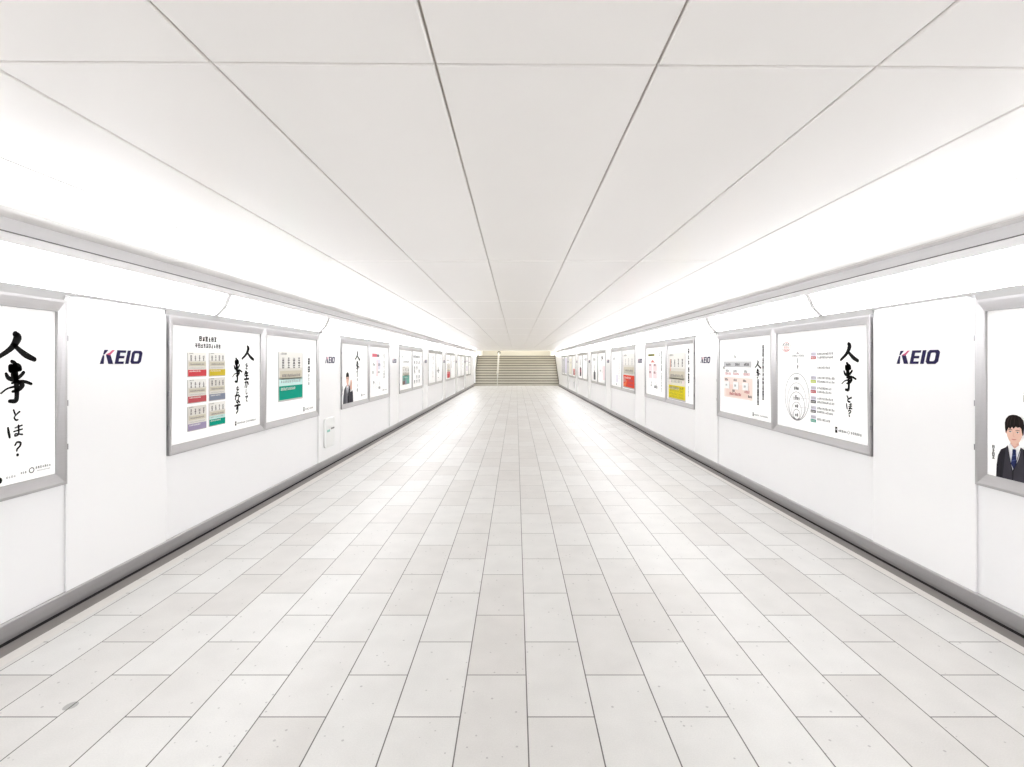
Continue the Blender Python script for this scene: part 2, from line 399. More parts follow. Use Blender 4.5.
# ------------------------------------------------------------------ double poster frames
FW, FZ0, FH = 3.163, 0.822, 1.176
OPEN = {'left': ((0.055, 1.511), (1.650, 3.106)), 'right': None}
OPEN['right'] = tuple((FW - b, FW - a) for a, b in OPEN['left'][::-1])
OZ0, OZ1 = 0.0765, 1.0995
def poster_frame(side):
    root = empty('poster_case', (0, 0, 0)); f = MB()
    yo, yi, lip = -0.032, -0.010, 0.016
    ops = OPEN[side]; mid = (ops[0][1] + ops[1][0]) / 2
    lips = [(lip, mid - 0.022), (mid + 0.022, FW - lip)]
    for (a, b), (la, lb) in zip(ops, lips):
        di = (yi, yi, yo + 0.008, yo + 0.008)
        inn = [(a, OZ0), (b, OZ0), (b, OZ1), (a, OZ1)]; out = [(la, lip), (lb, lip), (lb, FH - lip), (la, FH - lip)]
        for i in range(4):
            j = (i + 1) % 4
            f.face([(inn[i][0], di[i], inn[i][1]), (out[i][0], yo, out[i][1]), (out[j][0], yo, out[j][1]), (inn[j][0], di[j], inn[j][1])], 'steel')
            f.face([(inn[i][0], di[i], inn[i][1]), (inn[j][0], di[j], inn[j][1]), (inn[j][0], 0.0, inn[j][1]), (inn[i][0], 0.0, inn[i][1])], 'steel')
    def flat(x0, x1, z0, z1): f.face([(x0, yo, z0), (x1, yo, z0), (x1, yo, z1), (x0, yo, z1)], 'steel')
    flat(0, FW, 0, lip); flat(0, FW, FH - lip, FH); flat(0, lip, lip, FH - lip); flat(FW - lip, FW, lip, FH - lip); flat(mid - 0.022, mid + 0.022, lip, FH - lip)
    c = [(0, 0), (FW, 0), (FW, FH), (0, FH)]
    for i in range(4):
        j = (i + 1) % 4; f.face([(c[i][0], yo, c[i][1]), (c[i][0], 0, c[i][1]), (c[j][0], 0, c[j][1]), (c[j][0], yo, c[j][1])], 'steel')
    f.build('frame_moulding', root)
    for x in (-0.004, FW + 0.004):
        for z in (1.755, 1.34, 1.06):
            hg = MB(); hg.tube((x, -0.026, z - FZ0 - 0.018), (x, -0.026, z - FZ0 + 0.018), 0.007, 'hinge', 10); hg.build('hinge', root)
    return root
bays = {'left': range(0, 8), 'right': range(0, 8)}
for side in ('left', 'right'):
    proto = poster_frame(side); first = True
    for k in bays[side]:
        ya = 4.153 + BAY * (k - 1) + YO[side]
        o = proto if first else copy_tree(proto); first = False
        on_wall(o, side, ya if side == 'left' else ya + FW, FZ0, out=0.0012)
        tag(o, '%s steel double poster case from the viewer along the %s wall' % (ORD[k], side), 'poster case', 'double poster cases of the %s wall' % side)

# ------------------------------------------------------------------ printing on the posters
GLYPHS = {}
def glyph(ch):
    """outline polygons of one character of Blender's own font, in a unit em box"""
    if ch not in GLYPHS:
        c = bpy.data.curves.new('glyph', 'FONT'); c.body = ch; c.size = 1.0; c.offset = 0.0
        o = bpy.data.objects.new('glyph', c); COL.objects.link(o)
        dg = bpy.context.evaluated_depsgraph_get(); dg.update()
        me = bpy.data.meshes.new_from_object(o.evaluated_get(dg))
        V = [tuple(v.co) for v in me.vertices]; F = [tuple(p.vertices) for p in me.polygons]
        bpy.data.objects.remove(o); bpy.data.curves.remove(c); bpy.data.meshes.remove(me)
        x0 = min(v[0] for v in V); x1 = max(v[0] for v in V); y0 = min(v[1] for v in V); y1 = max(v[1] for v in V)
        GLYPHS[ch] = ([((v[0] - (x0 + x1) / 2), (v[1] - (y0 + y1) / 2)) for v in V], F, x1 - x0, y1 - y0)
    return GLYPHS[ch]
def smooth_line(pts, n=6):
    out = []
    for i in range(len(pts) - 1):
        p0 = pts[max(i - 1, 0)]; p1 = pts[i]; p2 = pts[i + 1]; p3 = pts[min(i + 2, len(pts) - 1)]
        for j in range(n):
            t = j / n
            out.append(tuple(0.5 * ((2 * b) + (-a + c) * t + (2 * a - 5 * b + 4 * c - d) * t * t + (-a + 3 * b - 3 * c + d) * t ** 3) for a, b, c, d in zip(p0, p1, p2, p3)))
    return out + [tuple(pts[-1])]
# brush characters, stroke centre lines (x, y down, width) in a 0..1 box
BRUSH = {
    '人': [[(.47, .04, 0.195), (.52, .17, 0.268), (.43, .43, 0.207), (.28, .65, 0.159), (.02, .90, 0.122)],
          [(.43, .42, 0.122), (.56, .60, 0.159), (.75, .80, 0.195), (.97, .95, 0.159)]],
    '事': [[(.36, .02, .10), (.44, .06, .11), (.47, .20, .16)],
          [(.33, .14, .16), (.34, .22, .16)], [(.33, .20, .13), (.46, .10, .12), (.58, .13, .12), (.62, .20, .10)], [(.35, .17, .16), (.60, .20, .12)], [(.33, .25, .10), (.62, .21, .09)],
          [(.18, .30, .08), (.26, .40, .12), (.44, .44, .11), (.62, .36, .10), (.72, .28, .10)], [(.40, .33, .15), (.50, .38, .13)],
          [(.36, .52, .06), (.60, .48, .07), (.78, .50, .09), (.97, .555, .08)],
          [(.03, .74, .05), (.22, .64, .05), (.46, .60, .07)],
          [(.60, .50, .12), (.68, .58, .14), (.55, .68, .12), (.38, .715, .07)],
          [(.46, .18, .14), (.48, .40, .14), (.50, .60, .14), (.51, .80, .13), (.47, .93, .13), (.29, .93, .10)]],
    'と': [[(.10, .05, .16), (.28, .42, .16)], [(.85, .25, .18), (.40, .50, .14), (.18, .75, .14), (.40, .95, .18), (.62, .95, .16)]],
    'は': [[(.05, .15, .13), (.10, .55, .16), (.16, .95, .14)], [(.50, .22, .08), (.95, .08, .11)], [(.42, .52, .09), (.97, .40, .10)],
          [(.72, .05, .12), (.74, .50, .12), (.70, .82, .11), (.50, .90, .10), (.52, .72, .09), (.74, .78, .10), (.97, .85, .12)]],
    '?': [[(.15, .24, .13), (.40, .05, .15), (.80, .13, .17), (.72, .35, .15), (.40, .52, .15), (.36, .64, .13)], [(.44, .90, .21), (.46, .93, .22)]],
    'を': [[(.25, .22, .10), (.75, .14, .12)], [(.55, .02, .12), (.30, .48, .12), (.60, .42, .11), (.60, .66, .11)], [(.92, .42, .13), (.40, .72, .12), (.35, .94, .14), (.80, .97, .13)]],
    '生': [[(.30, .02, .15), (.10, .40, .13)], [(.20, .28, .14), (.80, .22, .15)], [(.18, .55, .13), (.82, .50, .15)], [(.50, .05, .16), (.50, .92, .16)], [(.05, .94, .15), (.95, .90, .17)]],
    'か': [[(.10, .32, .12), (.60, .26, .13), (.55, .85, .14), (.40, .95, .10)], [(.38, .05, .13), (.12, .92, .13)], [(.78, .22, .15), (.95, .55, .16)]],
    'し': [[(.35, .02, .14), (.33, .70, .14), (.50, .95, .14), (.85, .75, .10)]],
    'て': [[(.08, .18, .13), (.90, .08, .16), (.45, .45, .14), (.42, .80, .14), (.75, .97, .15)]],
    'な': [[(.05, .25, .12), (.60, .18, .13)], [(.34, .03, .14), (.10, .62, .13)], [(.72, .20, .15), (.95, .36, .14)], [(.66, .40, .13), (.66, .88, .12), (.30, .92, .11), (.45, .72, .10), (.92, .96, .14)]],
    'す': [[(.03, .25, .12), (.97, .20, .14)], [(.58, .02, .13), (.58, .45, .13), (.36, .58, .12), (.38, .40, .10), (.58, .45, .12), (.54, .75, .13), (.30, .97, .11)]],
}
class Ink(MB):
    """flat print; u to the right, v up, in metres from the lower left corner of the sheet"""
    def __init__(self, layer=1): super().__init__(); self.layer = layer
    def y(self, l=0): return -0.0007 * (self.layer + l)
    def poly(self, pts, c, l=0): self.face([(x, self.y(l), z) for x, z in pts], 'ink_' + c)
    def rect(self, u0, v0, u1, v1, c, l=0): self.poly([(u0, v0), (u1, v0), (u1, v1), (u0, v1)], c, l)
    def disc(self, u, v, ru, rv, c, l=0, n=24): self.poly([(u + ru * math.cos(2 * PI * i / n), v + rv * math.sin(2 * PI * i / n)) for i in range(n)], c, l)
    def ring(self, u, v, ru, rv, w, c, l=0, n=40, a0=0.0, a1=2 * PI):
        for i in range(n):
            a, b = a0 + (a1 - a0) * i / n, a0 + (a1 - a0) * (i + 1) / n
            self.poly([(u + (ru - w) * math.cos(a), v + (rv - w) * math.sin(a)), (u + ru * math.cos(a), v + rv * math.sin(a)),
                       (u + ru * math.cos(b), v + rv * math.sin(b)), (u + (ru - w) * math.cos(b), v + (rv - w) * math.sin(b))], c, l)
    def line(self, p, q, w, c, l=0):
        d = (Vector(q) - Vector(p)).normalized() * w / 2; n = Vector((-d.y, d.x))
        self.poly([Vector(p) - n, Vector(q) - n, Vector(q) + n, Vector(p) + n], c, l)
    def stroke(self, pts, c, l=0):
        """brush line: pts (u, v, width); round ends"""
        P = smooth_line(pts); A, B = [], []
        for i, (x, y, w) in enumerate(P):
            a, b = P[max(i - 1, 0)], P[min(i + 1, len(P) - 1)]
            t = Vector((b[0] - a[0], b[1] - a[1]))
            t = t.normalized() if t.length > 1e-9 else Vector((1, 0)); n = Vector((-t.y, t.x)) * w / 2
            A.append((x + n.x, y + n.y)); B.append((x - n.x, y - n.y))
        for i in range(len(P) - 1): self.poly([A[i], B[i], B[i + 1], A[i + 1]], c, l)
        for x, y, w in (P[0], P[-1]): self.disc(x, y, w / 2, w / 2, c, l, 12)
    def brush(self, ch, u0, v0, u1, v1, c='black', l=0, fat=1.0):
        W_, H_ = u1 - u0, v1 - v0; k = math.sqrt(W_ * H_) * fat
        for s in BRUSH[ch]: self.stroke([(u0 + x * W_, v1 - y * H_, w * k) for x, y, w in s], c, l)
    def char(self, ch, u, v, size, c='text', l=0, bold=0.0, sx=1.0):
        V, F, w, h = glyph(ch)
        for dx, dy in (((0, 0),) if not bold else ((-bold, 0), (bold, 0), (0, bold), (0, -bold))):
            self.mesh([(u + x * size * sx + dx, self.y(l), v + z * size + dy) for x, z in V], F, 'ink_' + c)
    def word(self, s, u, v, size, c='text', l=0, bold=0.0, step=1.0, down=False):
        for i, ch in enumerate(s):
            if ch == ' ': continue
            self.char(ch, u + (0 if down else i * size * step), v - (i * size * step if down else 0), size, c, l, bold)
    def mark(self, u, v, s, c, rnd, l=0, w=0.16):
        """strokes the size of one printed character, too small in the photo to read"""
        k = s * 0.5; t = s * w
        for i in range(rnd.choice((2, 3, 3))):
            y = v - k * 0.8 + s * 0.8 * (i + rnd.uniform(-.1, .1)) / 2; a = rnd.uniform(.55, .95) * k
            self.rect(u - a, y - t / 2, u + a, y + t / 2, c, l)
        for x in ((0,), (-.6, .6), (-.3, .5), (.1,))[rnd.randrange(4)]:
            self.rect(u + x * k - t / 2, v - k * 0.9, u + x * k + t / 2, v + k * 0.9, c, l)
    def marks(self, u0, u1, v, s, c, rnd, l=0, gap=1.12, w=0.20):
        u = u0 + s / 2
        while u < u1 - s * 0.3:
            self.mark(u, v, s, c, rnd, l, w); u += s * gap
    def marks_down(self, u, v1, v0, s, c, rnd, l=0, gap=1.1, w=0.18, skip=0.0):
        v = v1 - s / 2
        while v > v0 + s * 0.3:
            if rnd.random() >= skip: self.mark(u, v, s, c, rnd, l, w)
            v -= s * gap

SW, SH = 1.456, 1.022
def poster(side, bay, slot, label):
    """slot 0 = nearer to the viewer along the passage, 1 = farther"""
    a, b = OPEN['left'][slot]
    ya = 4.153 + BAY * (bay - 1) + a + YO[side]
    o = empty('poster', (0, 0, 0)); on_wall(o, side, ya if side == 'left' else ya + SW, 0.899, out=0.008)
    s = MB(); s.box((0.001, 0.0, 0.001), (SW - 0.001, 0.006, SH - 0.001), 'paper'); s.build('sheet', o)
    tag(o, label, 'poster', 'posters on the %s wall' % side)
    return o
def chars(o, *items, fat=1.0):
    for ch, u0, v0, u1, v1 in items:
        t = Ink(); t.brush(ch, u0, v0, u1, v1, fat=fat); t.build('brush_character', o)
def footer(o, u0, u1, v, rnd, tall=0.034, seal=True):
    t = Ink()
    if seal: t.rect(u0, v - tall * .6, u0 + tall * .75, v + tall * .7, 'black'); t.rect(u0 + tall * .25, v, u0 + tall * .5, v + tall * .3, 'whiteink', 1)
    t.marks(u0 + tall * 1.1, u0 + (u1 - u0) * .45, v, tall * .5, 'text', rnd)
    c = u0 + (u1 - u0) * .52
    t.ring(c, v, tall * .38, tall * .38, tall * .1, 'text', n=16)
    t.marks(c + tall * .7, u1, v, tall * .5, 'text', rnd)
    t.build('footer_line', o)
def booklet(o, u0, v0, u1, v1, band, hb, rnd, top='coverw', pale=None, cols=4, big=None, label=None, marks_c='text', name='booklet_picture'):
    """the printed picture of a booklet cover: paper, title characters, grey strip, coloured band"""
    t = Ink(); w, h = u1 - u0, v1 - v0
    t.rect(u0 - .035 * w, v0 - .035 * h, u1 + .02 * w, v1 - .02 * h, 'rule'); t.rect(u0 - .02 * w, v0 - .02 * h, u1 + .01 * w, v1 - .01 * h, 'coveredge', 1)
    t.rect(u0, v0, u1, v1, 'cover', 2); t.rect(u0, v0 + h * .66, u1, v1, top, 3)
    s = big or w / (cols * 2.4)
    for i in range(cols):
        u = u0 + w * (i + .7) / (cols + .4)
        t.mark(u, v0 + h * .82, s, marks_c, rnd, 4); t.mark(u, v0 + h * .82 - s * .95, s * .9, marks_c, rnd, 4)
    t.marks(u0 + .06 * w, u0 + .3 * w, v1 - .045 * h, .04 * h, 'soft', rnd, 4)
    t.rect(u0 + .04 * w, v0 + h * .42, u1 - .04 * w, v0 + h * .60, 'beige', 3)
    t.marks(u0 + .12 * w, u1 - .1 * w, v0 + h * .50, .055 * h, 'soft', rnd, 4)
    if pale:
        t.rect(u0, v0 + h * hb, u1, v0 + h * (hb + .16), pale, 3); t.marks(u0 + .08 * w, u1 - .08 * w, v0 + h * (hb + .09), .05 * h, 'soft', rnd, 4, gap=1.9)
    else: t.marks(u0 + .08 * w, u1 - .08 * w, v0 + h * (hb + .07), .045 * h, 'pale', rnd, 4, gap=1.5)
    t.rect(u0, v0, u1, v0 + h * hb, band, 4)
    t.marks(u0 + .06 * w, u1 - .3 * w, v0 + h * hb * .78, .055 * h, 'coverw', rnd, 5)
    b = t.build(name, o)
    if label: b['label'] = label
    return b

def column(o, u, v1, v0, s, rnd, c='black', name='vertical_headline', skip=0.0, w=0.27):
    t = Ink(); t.marks_down(u, v1, v0, s, c, rnd, 0, 1.12, w, skip); return t.build(name, o)

rnd = random.Random(7)

# left wall, bay 0, right half shows at the picture's edge
p = poster('left', 0, 1, 'white poster with big brush writing, cut by the photo edge, left wall')
chars(p, ('人', 1.100, .712, 1.325, .872), ('事', 1.118, .462, 1.305, .712))
chars(p, ('と', 1.190, .364, 1.236, .430), ('は', 1.158, .268, 1.248, .338), ('?', 1.195, .156, 1.245, .242), fat=1.15)
t = Ink(); t.disc(1.115, .036, .016, .018, 'black'); t.marks(1.15, 1.215, .044, .013, 'pale', rnd); t.marks(1.235, 1.28, .052, .011, 'text', rnd)
t.ring(1.302, .056, .017, .017, .005, 'text'); t.marks(1.325, 1.43, .066, .013, 'text', rnd); t.marks(1.335, 1.42, .045, .007, 'pale', rnd); t.build('footer_line', p)

# left wall, bay 1
p = poster('left', 1, 0, 'white poster with six small booklet covers in two columns and brush writing')
t = Ink(); t.marks(.369, .64, .920, .042, 'black', rnd, gap=1.08, w=.27); t.marks(.311, .70, .857, .038, 'black', rnd, gap=1.04, w=.23); t.build('headline', p)
for (u0, u1), (v0, v1), band, lab, tp in (((.212, .473), (.578, .792), 'red', 'booklet cover with red band', 'coverw'), ((.520, .778), (.575, .797), 'yellow', 'booklet cover with yellow band', 'coverw'),
        ((.212, .473), (.341, .549), 'rose', 'booklet cover with rose band', 'coverw'), ((.520, .778), (.341, .555), 'slate', 'booklet cover with slate band', 'cover'),
        ((.212, .473), (.094, .309), 'purple', 'booklet cover with purple band', 'cover'), ((.520, .778), (.098, .318), 'teal', 'booklet cover with green band', 'coverw')):
    booklet(p, u0, v0, u1, v1, band, .27, rnd, top=tp, label=lab, pale='paleteal' if band == 'teal' else None)
chars(p, ('人', 1.085, .726, 1.325, .876), ('事', .905, .486, 1.090, .748))
for ch, v, s in (('を', .662, .064), ('生', .562, .092), ('か', .470, .082), ('し', .388, .058), ('て', .312, .062)): chars(p, (ch, 1.175 - s / 2, v - s / 2, 1.175 + s / 2, v + s / 2), fat=1.45)
for ch, v, s in (('を', .418, .070), ('な', .330, .098), ('す', .225, .108)): chars(p, (ch, 1.0 - s / 2, v - s / 2, 1.0 + s / 2, v + s / 2), fat=1.4)
footer(p, .955, 1.37, .068, rnd)
p = poster('left', 1, 1, 'white poster with one large booklet cover with a green lower band')
booklet(p, .315, .235, .985, .838, 'teal', .285, rnd, top='coverw', pale='paleteal', cols=4, big=.072, label='large booklet cover with green band')
t = Ink(); t.marks_down(1.20, .760, .660, .086, 'black', rnd, w=.24); t.marks_down(1.20, .645, .555, .080, 'black', rnd, w=.24); t.marks_down(1.20, .54, .35, .046, 'text', rnd, gap=1.2); t.build('vertical_headline', p)
footer(p, 1.02, 1.34, .060, rnd, .045)

# portraits
def portrait_man(o):
    """young man in a dark suit and navy tie, from the waist up"""
    t = Ink(); Y = .365
    t.poly([(.085, .0), (.088, .075), (.096, .130), (.115, .172), (.150, .192), (.176, .205), (.226, .205), (.262, .190), (.300, .170), (.322, .125), (.335, .0)], 'suit')
    t.poly([(.157, .197), (.177, .222), (.226, .222), (.243, .198), (.216, .110), (.188, .06)], 'shirt', 1)
    t.poly([(.176, .245), (.224, .245), (.226, .214), (.200, .190), (.176, .216)], 'skin2', 2)
    t.poly([(.168, .213), (.200, .188), (.186, .168), (.158, .196)], 'whiteink', 3); t.poly([(.232, .213), (.200, .188), (.214, .168), (.244, .194)], 'whiteink', 3)
    t.poly([(.191, .187), (.209, .187), (.212, .172), (.188, .172)], 'tie', 4); t.poly([(.190, .172), (.210, .172), (.215, .100), (.198, .060), (.180, .100)], 'tie', 4)
    t.line((.186, .115), (.212, .125), .006, 'tie2', 5); t.line((.188, .145), (.210, .152), .005, 'tie2', 5)
    t.poly([(.150, .192), (.160, .204), (.170, .140), (.186, .060), (.186, .0), (.128, .0)], 'suit2', 4); t.poly([(.250, .194), (.240, .204), (.228, .140), (.198, .060), (.194, .0), (.270, .0)], 'suit2', 4)
    t.line((.160, .202), (.186, .06), .0035, 'suit3', 5); t.line((.240, .202), (.198, .06), .0035, 'suit3', 5)
    t.line((.118, .0), (.122, .095), .003, 'suit3', 5); t.line((.300, .0), (.292, .095), .003, 'suit3', 5)
    t.poly([(.176, .216), (.224, .216), (.200, .204)], 'skin', 3)
    # head: long oval, ears, fringe to the left
    t.disc(.153, .290, .008, .016, 'skin2', 4); t.disc(.249, .290, .008, .016, 'skin2', 4)
    t.poly([(.156, .340), (.153, .300), (.157, .262), (.170, .234), (.190, .217), (.211, .217), (.232, .234), (.244, .262), (.248, .300), (.246, .340), (.20, .362)], 'skin', 5)
    t.poly([(.151, .276), (.145, .305), (.144, .338), (.151, .364), (.168, .383), (.190, .391), (.214, .391), (.238, .382), (.255, .362), (.261, .332), (.259, .298), (.252, .270), (.246, .292), (.243, .312),
            (.234, .322), (.222, .316), (.210, .322), (.198, .308), (.188, .318), (.176, .302), (.168, .312), (.162, .300), (.157, .290)], 'hair', 6)
    for a_, b_, c_ in ((.178, .165, .160), (.192, .180, .178), (.208, .203, .200), (.226, .232, .236)):
        t.stroke([(a_, .384, .002), (b_, .352, .004), (c_, .320, .002)], 'hair2', 7)
    for u in (.178, .222):
        t.stroke([(u - .012, .299, .002), (u, .302, .003), (u + .012, .300, .002)], 'hair', 7)
        t.disc(u, .288, .008, .0034, 'shirt', 7, 12); t.disc(u, .2882, .0038, .0036, 'hair', 8, 10); t.line((u - .009, .2915), (u + .009, .2915), .002, 'hair', 8)
    t.stroke([(.200, .286, .003), (.196, .266, .004), (.202, .262, .004)], 'skin2', 7)
    t.stroke([(.187, .245, .003), (.200, .243, .006), (.213, .246, .003)], 'lips', 7)
    return t.build('portrait', o)
def portrait_hand(o):
    """man in a grey suit with his hand raised beside his chin"""
    t = Ink()
    t.poly([(.065, .0), (.085, .13), (.120, .235), (.185, .285), (.245, .315), (.340, .315), (.410, .280), (.455, .20), (.470, .0)], 'greysuit')
    t.poly([(.390, .0), (.430, .12), (.440, .215), (.520, .235), (.575, .17), (.590, .0)], 'suit2', 1); t.line((.425, .0), (.445, .2), .008, 'suit3', 2)
    t.poly([(.225, .305), (.265, .330), (.320, .330), (.350, .305), (.320, .150), (.300, .10), (.270, .17)], 'shirt', 1)
    t.poly([(.278, .270), (.305, .270), (.318, .160), (.298, .10), (.272, .16)], 'greysuit2', 2)
    t.poly([(.185, .285), (.225, .318), (.262, .18), (.285, .0), (.20, .0)], 'greysuit2', 2); t.poly([(.395, .29), (.352, .318), (.325, .18), (.305, .0), (.38, .0)], 'suit', 2)
    t.poly([(.255, .360), (.330, .360), (.332, .315), (.295, .280), (.252, .318)], 'skin2', 2)
    t.poly([(.225, .470), (.222, .410), (.235, .355), (.265, .318), (.305, .316), (.338, .352), (.350, .405), (.350, .470), (.29, .50)], 'skin', 3)
    t.disc(.354, .410, .012, .024, 'skin2', 3)
    t.poly([(.215, .405), (.208, .465), (.222, .508), (.262, .532), (.310, .530), (.350, .505), (.366, .455), (.360, .400), (.350, .440), (.335, .456), (.285, .448), (.240, .452), (.224, .440)], 'hair', 4)
    for u in (.258, .312):
        t.line((u - .018, .428), (u + .018, .430), .006, 'hair', 5); t.disc(u, .412, .012, .006, 'whiteink', 5, 12); t.disc(u, .412, .006, .006, 'hair', 6, 10)
    t.stroke([(.284, .405, .004), (.278, .378, .006), (.288, .374, .006)], 'skin2', 5); t.stroke([(.264, .350, .004), (.284, .347, .008), (.304, .351, .004)], 'lips', 5)
    # forearm cuff, palm, thumb and four unequal fingers
    t.poly([(.435, .225), (.525, .240), (.520, .200), (.438, .185)], 'shirt', 4)
    t.poly([(.440, .220), (.430, .275), (.445, .315), (.500, .320), (.522, .280), (.518, .232)], 'skin', 5)
    for pts in ([(.450, .305, .024), (.440, .345, .022), (.446, .380, .018)], [(.468, .312, .024), (.462, .362, .022), (.466, .400, .018)], [(.487, .312, .023), (.486, .356, .020), (.490, .388, .017)], [(.506, .300, .020), (.510, .336, .018), (.516, .360, .015)], [(.440, .255, .026), (.415, .285, .022), (.408, .315, .018)]):
        t.stroke(pts, 'skin', 6); t.stroke([(a + .009, b, .003) for a, b, c in pts], 'skin2', 7)
    return t.build('portrait', o)

# left wall, bay 2
p = poster('left', 2, 0, 'white poster showing a man in a grey suit with raised hand, left wall')
portrait_hand(p)
chars(p, ('人', .69, .74, .985, .90), ('事', .72, .515, .95, .735))
t = Ink()
for v, s in ((.475, .068), (.388, .05), (.290, .05), (.200, .058)): t.mark(.82, v, s, 'black', rnd, 0, .24)
t.build('small_calligraphy', p)
column(p, .05, .30, .16, .03, rnd, 'text', 'caption')
footer(p, 1.06, 1.33, .088, rnd, .04)
p = poster('left', 2, 1, 'white poster with pink heading and small scattered grey diagram, left wall')
t = Ink(); t.rect(.17, .815, .52, .885, 'pinkink'); t.rect(.52, .815, .71, .875, 'pale'); t.marks(.18, .5, .85, .05, 'salmon', rnd, 1); t.marks(.53, .7, .845, .05, 'text', rnd, 1); t.build('headline', p)
t = Ink()
for u, v, w in ((.20, .66, .16), (.62, .66, .16), (.16, .50, .16), (.58, .50, .16), (.62, .17, .2), (.22, .30, .14)):
    t.marks(u, u + w, v, .05, 'text', rnd, w=.22)
t.rect(.46, .55, .80, .76, 'lav'); t.rect(.46, .42, .60, .74, 'palepink', 1)
for u in (.24, .38, .52, .72):
    t.marks_down(u, .30, .14, .03, 'soft', rnd, 1); t.line((u, .33), (.50, .45), .006, 'rule', 1)
t.build('diagram', p)
column(p, 1.08, .89, .37, .06, rnd, 'black', w=.34); footer(p, .98, 1.34, .10, rnd, .04)

# left wall, bay 3
p = poster('left', 3, 0, 'white poster with a booklet in teal and brown at its foot')
booklet(p, .36, .135, 1.17, .60, 'tealgrey', .48, rnd, label='booklet cover with teal and brown band')
t = Ink(8); t.rect(.36, .135, .62, .30, 'brown'); t.rect(.62, .135, .80, .24, 'slate'); t.rect(.40, .22, .56, .33, 'tealgrey', 1); t.build('band_picture', p)
t = Ink(); t.marks(.30, .50, .86, .07, 'text', rnd); t.marks(.42, 1.15, .72, .05, 'soft', rnd); t.line((.60, .70), (.85, .56), .012, 'pale'); t.line((1.05, .70), (.85, .56), .012, 'pale'); t.build('headline', p)
p = poster('left', 3, 1, 'white poster with rows of small dark pictograms under a dark title')
t = Ink(); t.marks(.12, 1.1, .875, .06, 'text', rnd, w=.24); t.rect(.12, .842, .8, .856, 'soft'); t.build('headline', p)
t = Ink()
for j, v in enumerate((.72, .56, .46, .30, .17)):
    for i, u in enumerate((.30, .62, .95)):
        if (i + j) % 4 != 3:
            t.rect(u - .06, v - .03, u + .06, v + .03, 'soft'); t.marks(u - .1, u + .1, v - .05, .035, 'text', rnd, 1)
t.build('diagram', p)
column(p, 1.28, .90, .60, .055, rnd, 'text')

# left wall, bays 4 to 7 (small in the picture)
p = poster('left', 4, 0, 'white poster with a tall dark brush column, beyond the pictogram poster')
column(p, .95, .92, .60, .13, rnd, 'black', w=.34); column(p, .93, .58, .14, .09, rnd, 'text', 'vertical_caption', w=.34)
p = poster('left', 4, 1, 'white poster with small dark marks, beyond the tall dark brush column')
column(p, 1.02, .88, .50, .085, rnd, 'text')
t = Ink(); t.disc(.50, .48, .07, .09, 'soft'); t.rect(.46, .30, .60, .46, 'soft', 1); t.marks(.2, .9, .40, .06, 'text', rnd, 2); t.marks(.4, .7, .14, .05, 'pale', rnd); t.build('diagram', p)
p = poster('left', 5, 0, 'white poster with a square red booklet band low down, left wall')
booklet(p, .42, .05, 1.30, .66, 'red', .42, rnd, top='cover', label='booklet cover with red band')
t = Ink(); t.marks(.3, 1.2, .80, .06, 'soft', rnd); t.poly([(.62, .52), (.82, .72), (1.02, .52)], 'pale'); t.build('headline', p)
p = poster('left', 5, 1, 'plain pale poster beside the poster with the square red band, left wall')
column(p, .30, .80, .45, .08, rnd, 'soft'); t = Ink(); t.marks(.8, 1.3, .76, .05, 'pale', rnd); t.build('caption', p)
p = poster('left', 6, 0, 'white poster with a grey block low at its near edge, left wall')
t = Ink(); t.rect(.06, .10, .24, .40, 'slate'); t.marks(.4, 1.1, .78, .05, 'pale', rnd); t.build('picture', p)
p = poster('left', 6, 1, 'white poster with a faint ring of marks, second frame before the stairs')
t = Ink(); t.ring(.75, .62, .34, .20, .02, 'pale'); t.marks(.5, 1.0, .62, .08, 'soft', rnd); t.build('diagram', p)
p = poster('left', 7, 0, 'nearer pale poster of the last left frame before the stairs')
t = Ink(); t.marks(.3, 1.2, .78, .06, 'pale', rnd); t.rect(.35, .2, 1.1, .5, 'lav'); t.build('picture', p)
p = poster('left', 7, 1, 'farther pale poster of the last left frame before the stairs')
t = Ink(); t.marks(.3, 1.2, .70, .08, 'soft', rnd); t.marks(.3, 1.2, .55, .06, 'pale', rnd); t.build('caption', p)

# right wall, bay 0: only its far half shows
p = poster('right', 0, 1, 'white poster showing a young man in dark suit and navy tie')
portrait_man(p).location.x = -0.027
t = Ink(); t.marks_down(.040, .190, .092, .020, 'text', rnd, w=.22); t.build('caption', p)
t = Ink(); t.marks_down(.243, .562, .44, .045, 'black', rnd, w=.2); t.build('vertical_headline', p)

# right wall, bay 1
p = poster('right', 1, 0, 'white poster with nested ring diagram and big brush writing, right wall')
t = Ink(); t.ring(.183, .870, .088, .052, .006, 'salmon', a0=-2.4, a1=2.0); t.ring(.183, .870, .088, .052, .006, 'soft', a0=2.0, a1=3.88, n=20)
t.marks(.12, .25, .898, .026, 'text', rnd); t.marks(.13, .24, .868, .024, 'salmon', rnd); t.marks(.13, .25, .838, .024, 'rose', rnd); t.build('stamp', p)
t = Ink(); t.marks(.30, .52, .772, .022, 'soft', rnd); t.poly([(.375, .79), (.405, .815), (.435, .79)], 'pale'); t.line((.52, .775), (.63, .775), .003, 'palepink'); t.line((.40, .745), (.40, .695), .012, 'soft'); t.marks(.385, .435, .655, .035, 'text', rnd); t.build('heading', p)
t = Ink()
cu = .385
for i, (ru, vt, c) in enumerate(((.228, .590, 'soft'), (.178, .490, 'pale'), (.150, .394, 'soft'), (.095, .287, 'pale'), (.064, .212, 'soft'))):
    vb = .090 + i * .003; t.ring(cu, (vt + vb) / 2, ru, (vt - vb) / 2, .0055, c, l=i % 2); t.build('ring', p); t = Ink()
t.ring(cu, .30, .12, .21, .010, 'soft', l=2, a0=4.2, a1=5.2, n=14)
